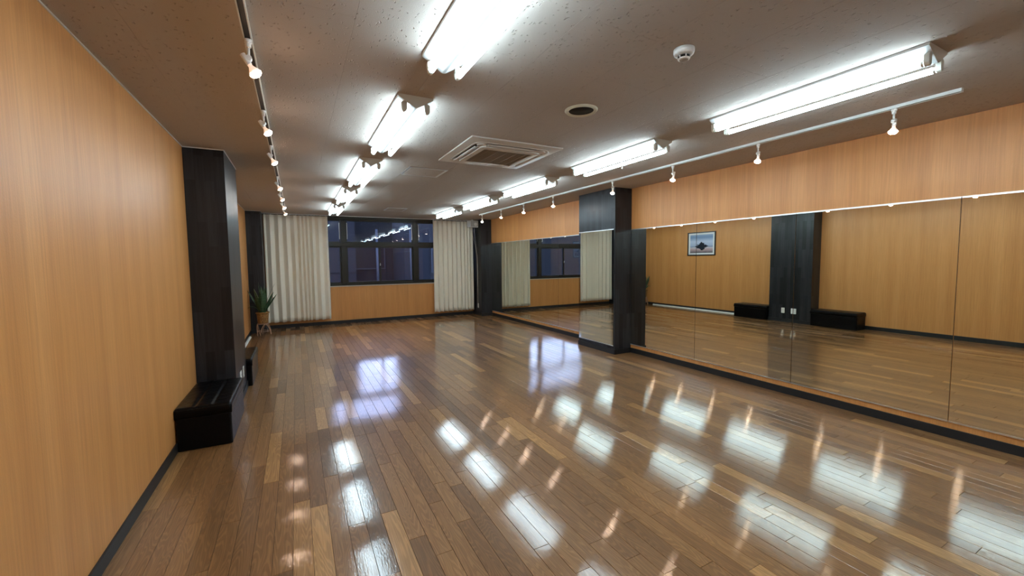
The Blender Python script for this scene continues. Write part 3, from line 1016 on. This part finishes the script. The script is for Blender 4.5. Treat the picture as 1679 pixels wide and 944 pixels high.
# ------------------------------------------------------------------ benches
def bench(label, y0, x1, h, L_):
    e = empty('storage_bench', (x1 / 2, y0 + L_ / 2, 0))
    tag(e, label, 'bench', 'black benches by the left wall')
    a, b = x1 / 2 - 0.007, L_ / 2 - 0.003
    MB().prism(rrect(a, b, 0.018, 4), 'z', 0.004, h - 0.085).build('bench_body', MT['leather'], e, bevel=0.004)
    MB().prism(rrect(a - 0.02, b - 0.02, 0.02, 3), 'z', 0.0, 0.004).build('base_felt', MT['black'], e)
    # cushion lid: grid with two long stitched channels
    nx, ny = 40, 60
    v = []; f = []
    A, B = a + 0.005, b + 0.002
    zt = h
    def top(u, w):
        x = u * A; y = w * B
        ed = max(0.0, 1 - (1 - abs(u)) / 0.09); edy = max(0.0, 1 - (1 - abs(w)) / 0.045)
        z = zt - 0.016 * ed * ed - 0.016 * edy * edy
        for sx in (-0.33, 0.33):
            z -= 0.011 * math.exp(-((u - sx) / 0.045) ** 2) * (1 if abs(w) < 0.93 else 0.4)
        z += 0.0005 * math.sin(w * 16 + u * 5) * math.cos(u * 9 - w * 7)
        return (x, y, z)
    for j in range(ny + 1):
        for i in range(nx + 1):
            v.append(top(-1 + 2 * i / nx, -1 + 2 * j / ny))
    for j in range(ny):
        for i in range(nx):
            k = j * (nx + 1) + i
            f.append((k, k + 1, k + nx + 2, k + nx + 1))
    border = [i for i in range(nx + 1)] + [(j + 1) * (nx + 1) - 1 for j in range(1, ny + 1)] + \
             [ny * (nx + 1) + i for i in range(nx - 1, -1, -1)] + [j * (nx + 1) for j in range(ny - 1, 0, -1)]
    n0 = len(v)
    for k in border:
        x, y, z = v[k]
        v.append((x, y, h - 0.083))
    nb = len(border)
    for i in range(nb):
        j = (i + 1) % nb
        f.append((border[j], border[i], n0 + i, n0 + j))
    f.append(tuple(n0 + i for i in range(nb))[::-1])
    lid = MB().add(v, f, True).build('cushion_lid', MT['leather'], e)
    # raised stitches along the channels and piping round the lid edge
    st = MB()
    for sx in (-0.33, 0.33):
        for k in range(26):
            w = -0.9 + 1.8 * k / 25
            x, y, z = top(sx, w)
            st.box(x - 0.0014, y - 0.010, z - 0.001, x + 0.0014, y + 0.010, z + 0.0016)
    st.build('stitching', MT['leather'], lid)
    pp = [(x, y, h - 0.017) for x, y in rrect(A + 0.0005, B + 0.0005, 0.012, 4)]
    MB().path(pp + [pp[0]], 0.0028, 6).build('piping', MT['leather'], lid)
    return e
bench('black leatherette storage bench nearest the camera, in front of the left pillar', 3.965, 0.378, 0.345, 0.842)
bench('black leatherette storage bench beyond the left pillar, mostly hidden behind it', 5.735, 0.378, 0.330, 0.825)

# ------------------------------------------------------------------ outlets
def outlet(x, y, z, face, w, label, gang=1, cat='outlet'):
    e = empty('wall_outlet', (x, y, z), 0 if face > 0 else math.pi)
    tag(e, label, cat)
    MB().prism(rrect(w / 2, 0.060, 0.008, 3), 'x', 0.0, 0.006).build('cover_plate', MT['outlet'], e, bevel=0.001)
    for g in range(gang):
        gy = (g - (gang - 1) / 2) * 0.046
        s = MB()
        for dz in (-0.022, 0.022):
            for dy in (-0.006, 0.006):
                s.box(0.0062, gy + dy - 0.001, dz - 0.005, 0.0066, gy + dy + 0.001, dz + 0.005)
        MB().box(0.006, gy - 0.014, -0.038, 0.0062, gy + 0.014, 0.038).build('receptacle', MT['white'], e)
        s.build('slots', MT['hole'], e)
    return e
outlet(LPX, 5.400, 0.262, 1, 0.072, 'white single outlet plate low on the left pillar, farther from the camera')
outlet(LPX, 5.170, 0.262, 1, 0.118, 'white double-width outlet plate low on the left pillar, nearer the bench', 2)
outlet(5.21, 10.22, 0.262, -1, 0.072, 'white outlet plate low on the far right corner pillar beside the curtain')

# ------------------------------------------------------------------ framed picture (seen in the mirror)
p_ = empty('framed_picture', (0, 7.81, 1.545))
tag(p_, 'black framed seaside picture on the left wall, seen in the mirror', 'picture')
hw, hh = 0.44, 0.33
def frame_ring(mb, w0, h0, w1, h1, x0, x1):
    mb.box(x0, -w0, hh - h0, x1, -w1, hh + h0).box(x0, w1, hh - h0, x1, w0, hh + h0)
    mb.box(x0, -w1, hh - h0, x1, w1, hh - h1).box(x0, -w1, hh + h1, x1, w1, hh + h0)
    return mb
frame_ring(MB(), hw, hh, hw - 0.028, hh - 0.028, 0.0005, 0.026).build('picture_frame', MT['dark'], p_)
frame_ring(MB(), hw - 0.028, hh - 0.028, hw - 0.080, hh - 0.075, 0.004, 0.012).build('mount', MT['mat'], p_)
MB().box(0.004, -hw + 0.080, 0.075, 0.010, hw - 0.080, 2 * hh - 0.075).build('print', MT['print'], p_)

# ------------------------------------------------------------------ cable cover along the left wall
tag(MB().prism([(0.014, 0.0), (0.050, 0.0), (0.047, 0.018), (0.040, 0.028), (0.022, 0.030), (0.014, 0.030)], 'y', 6.60, 9.52).build('cable_cover', MT['white'], bevel=0.002),
    'long white floor cable cover along the left wall, between bench and plant', 'cable cover')

# ------------------------------------------------------------------ plant on a rattan stand
PXC, PYC = 0.245, 9.72
st = empty('plant_stand', (PXC, PYC, 0))
tag(st, 'low rattan plant stand with looped legs under the wicker pot', 'plant stand')
for k in range(3):
    a0 = math.radians(-90 + 120 * k + 25)
    pts = []
    for i in range(17):
        t = i / 16
        ang = a0 + math.radians(-48 + 96 * t)
        zz = 0.008 + 0.225 * math.sin(math.pi * t) ** 0.55
        rr_ = 0.135 - 0.035 * math.sin(math.pi * t)
        pts.append((rr_ * math.cos(ang), rr_ * math.sin(ang), zz))
    MB().path(pts, 0.008, 8).build('leg', MT['rattan'], st)
pts = [(0.115 * math.cos(2 * math.pi * i / 24), 0.115 * math.sin(2 * math.pi * i / 24), 0.085) for i in range(25)]
MB().path(pts, 0.006, 8).build('stretcher_ring', MT['rattan'], st)
pts = [(0.100 * math.cos(2 * math.pi * i / 24), 0.100 * math.sin(2 * math.pi * i / 24), 0.237) for i in range(25)]
MB().path(pts, 0.007, 8).build('top_ring', MT['rattan'], st)
MB().cyl((0, 0, 0.237), (0, 0, 0.244), 0.1, n=24).build('seat_plate', MT['rattan'], st)

pl = empty('potted_plant', (PXC, PYC, 0.2445))
tag(pl, 'snake plant with upright dark leaves in a brown wicker pot', 'plant')
prof = []
for k in range(15):
    t = k / 14
    prof.append((0.092 + 0.016 * t + (0.0022 if k % 2 else 0.0), 0.002 + 0.205 * t))
prof += [(0.122, 0.208), (0.124, 0.222), (0.118, 0.232), (0.106, 0.230), (0.104, 0.205)]
MB().lathe(prof, n=36).build('wicker_pot', MT['wicker'], pl)
MB().lathe([(0.103, 0.20), (0.06, 0.207), (0.0, 0.210)], n=24).build('soil', MT['soil'], pl)
lr = random.Random(12)
def leaf(ang, lean, length, width, curl, base_r, droop=0.0):
    n = 14; v = []; f = []
    dx, dy = math.cos(ang), math.sin(ang)
    for i in range(n + 1):
        t = i / n
        w = 1.75 * width * (0.45 + 0.55 * math.sin(min(1, t * 1.7) * math.pi / 2)) * (1 - max(0, (t - 0.45) / 0.55) ** 1.8)
        out = base_r + lean * length * (t ** 1.4) 
        z = 0.20 + length * t * math.sqrt(max(0.1, 1 - lean * lean * 0.6)) - droop * length * t ** 3
        tw = curl * t
        px, py = -dy * math.cos(tw) + dx * math.sin(tw), dx * math.cos(tw) + dy * math.sin(tw)
        c = Vector((dx * out, dy * out, z))
        side = Vector((px, py, 0))
        nrm = Vector((dx, dy, 0)) * 0.35 * w
        v += [tuple(c - side * w + nrm), tuple(c), tuple(c + side * w + nrm)]
    for i in range(n):
        for j in range(2):
            k = i * 3 + j
            f.append((k, k + 1, k + 4, k + 3))
    o = MB().add(v, f, True).build('leaf', MT['leaf'], pl)
    md = o.modifiers.new('thick', 'SOLIDIFY'); md.thickness = 0.003
for a, le, ln, wd, cu, br_, dr in (
        (-0.3, 0.42, 0.46, 0.026, 0.5, 0.03, 0), (0.2, 0.55, 0.42, 0.024, -0.4, 0.04, 0), (0.9, 0.2, 0.54, 0.026, 0.3, 0.03, 0),
        (1.7, 0.15, 0.56, 0.027, -0.4, 0.03, 0), (2.5, 0.28, 0.52, 0.025, 0.3, 0.03, 0), (3.2, 0.42, 0.50, 0.025, 0.6, 0.03, 0),
        (-2.6, 0.22, 0.50, 0.026, -0.3, 0.03, 0), (-1.9, 0.12, 0.47, 0.027, 0.2, 0.03, 0), (-1.2, 0.2, 0.50, 0.026, -0.5, 0.03, 0),
        (-0.7, 0.10, 0.53, 0.024, 0.6, 0.02, 0), (0.5, 0.06, 0.58, 0.026, 0.2, 0.01, 0), (-2.9, 0.60, 0.36, 0.020, 0.4, 0.04, 0.55),
        (-2.2, 0.34, 0.40, 0.024, 0.1, 0.05, 0)):
    leaf(a, le, ln, wd, cu, br_, dr)
for a, le, ln in ((0.1, 0.35, 0.62), (2.9, 0.05, 0.64)):
    leaf(a, le, ln, 0.006, 0.3, 0.02)

# ------------------------------------------------------------------ wall speaker in the far right corner
sp_ = empty('loudspeaker', (5.045, 10.10, 2.345))
sp_.rotation_euler = (0, 0, math.radians(0))
tag(sp_, 'small grey loudspeaker high in the far right corner above the curtain', 'speaker')
MB().prism([(-0.135, 0.09), (0.135, 0.09), (0.155, 0.035), (0.105, -0.10), (-0.115, -0.10), (-0.150, 0.02)], 'z', 0.0, 0.165).build('cabinet', MT['grey'], sp_, bevel=0.008)
MB().box(-0.105, -0.1045, 0.012, 0.095, -0.1005, 0.153).build('speaker_grille', MT['greyd'], sp_, bevel=0.003)
MB().cyl((0.03, -0.1046, 0.07), (0.03, -0.108, 0.07), 0.045, n=24).build('driver_ring', MT['grey'], sp_)
MB().box(-0.02, 0.02, 0.165, 0.02, 0.06, 0.2045).box(0.13, 0.03, 0.07, 0.1645, 0.06, 0.10).build('bracket', MT['grey'], sp_)
MB().path([(-0.02, 0.05, 0.0), (-0.01, 0.06, -0.09), (0.03, 0.08, -0.25), (0.09, 0.10, -0.45), (0.135, 0.11, -0.75), (0.150, 0.115, -1.2), (0.152, 0.12, -2.02)], 0.0035, 6).build('cable', MT['sill'], sp_)
MB().path([(0.05, 0.05, 0.0), (0.055, 0.06, -0.10), (0.085, 0.08, -0.28), (0.12, 0.10, -0.5), (0.145, 0.10, -0.8), (0.155, 0.10, -1.2), (0.155, 0.105, -2.02)], 0.0035, 6).build('cable', MT['sill'], sp_)

# ------------------------------------------------------------------ outside, at dusk
structure(MB().box(-60, D + 0.2, -0.65, 70, 90, -0.5).build('ground', MT['asphalt']))
def building(name_label, x0, y0, x1, y1, h, mat, wins, band=None):
    e = empty('building', ((x0 + x1) / 2, (y0 + y1) / 2, -0.5))
    tag(e, name_label, 'building')
    hx, hy = (x1 - x0) / 2, (y1 - y0) / 2
    MB().box(-hx, -hy, 0, hx, hy, h).build('wall', mat, e)
    MB().box(-hx - 0.05, -hy - 0.05, h, hx + 0.05, hy + 0.05, h + 0.15).build('roof', MT['bwin'], e)
    if band:
        MB().box(-hx, -hy - 0.06, band[0], hx, -hy, band[1]).build('facade_band', MT['bwall2'], e)
    for wx, wz, ww, wh in wins:
        x = wx - (x0 + x1) / 2
        f = MB().box(x - ww / 2 - 0.07, -hy - 0.10, wz - 0.07, x + ww / 2 + 0.07, -hy - 0.0, wz + wh + 0.07).build('window', MT['post'], e)
        MB().box(x - ww / 2, -hy - 0.12, wz, x + ww / 2, -hy - 0.10, wz + wh).build('pane', MT['bwin'], f)
    return e
building('long low dark blue building across the yard behind the far window', -30, 25.4, 40, 33, 4.35, MT['bwall'],
         [(x, 1.6, 1.9, 1.3) for x in (4.6, 7.6, 10.4)] + [(x, 4.1, 1.7, 1.0) for x in ()], (2.9, 3.4))
building('taller dim block at the left outside the far window', -3.4, 24, 3.80, 24.9, 6.4, MT['bwall'], [(-1.5, 4.2, 1.2, 1.2), (1.6, 4.2, 1.2, 1.2)], (1.4, 2.6))
building('tallest dim block at the right outside the far window', 6.0, 22, 22, 24.9, 14.5, MT['bwall'], [(x, z, 1.4, 1.2) for x in (8.2, 11.5) for z in (1.4, 4.6)])
for k, (x, y) in enumerate(((4.1, 19.0), (5.6, 19.0), (6.3, 21.0))):
    tag(MB().cyl((0, 0, 0), (0, 0, 3.4), 0.05, n=12).box(-0.09, -0.09, 0, 0.09, 0.09, 0.03).build('post', MT['post'], loc=(x, y, -0.5)),
        ('pale post outside the window, left of the pair by the wall', 'pale post outside the window, middle one', 'pale post outside the window, rightmost and farthest')[k], 'post')
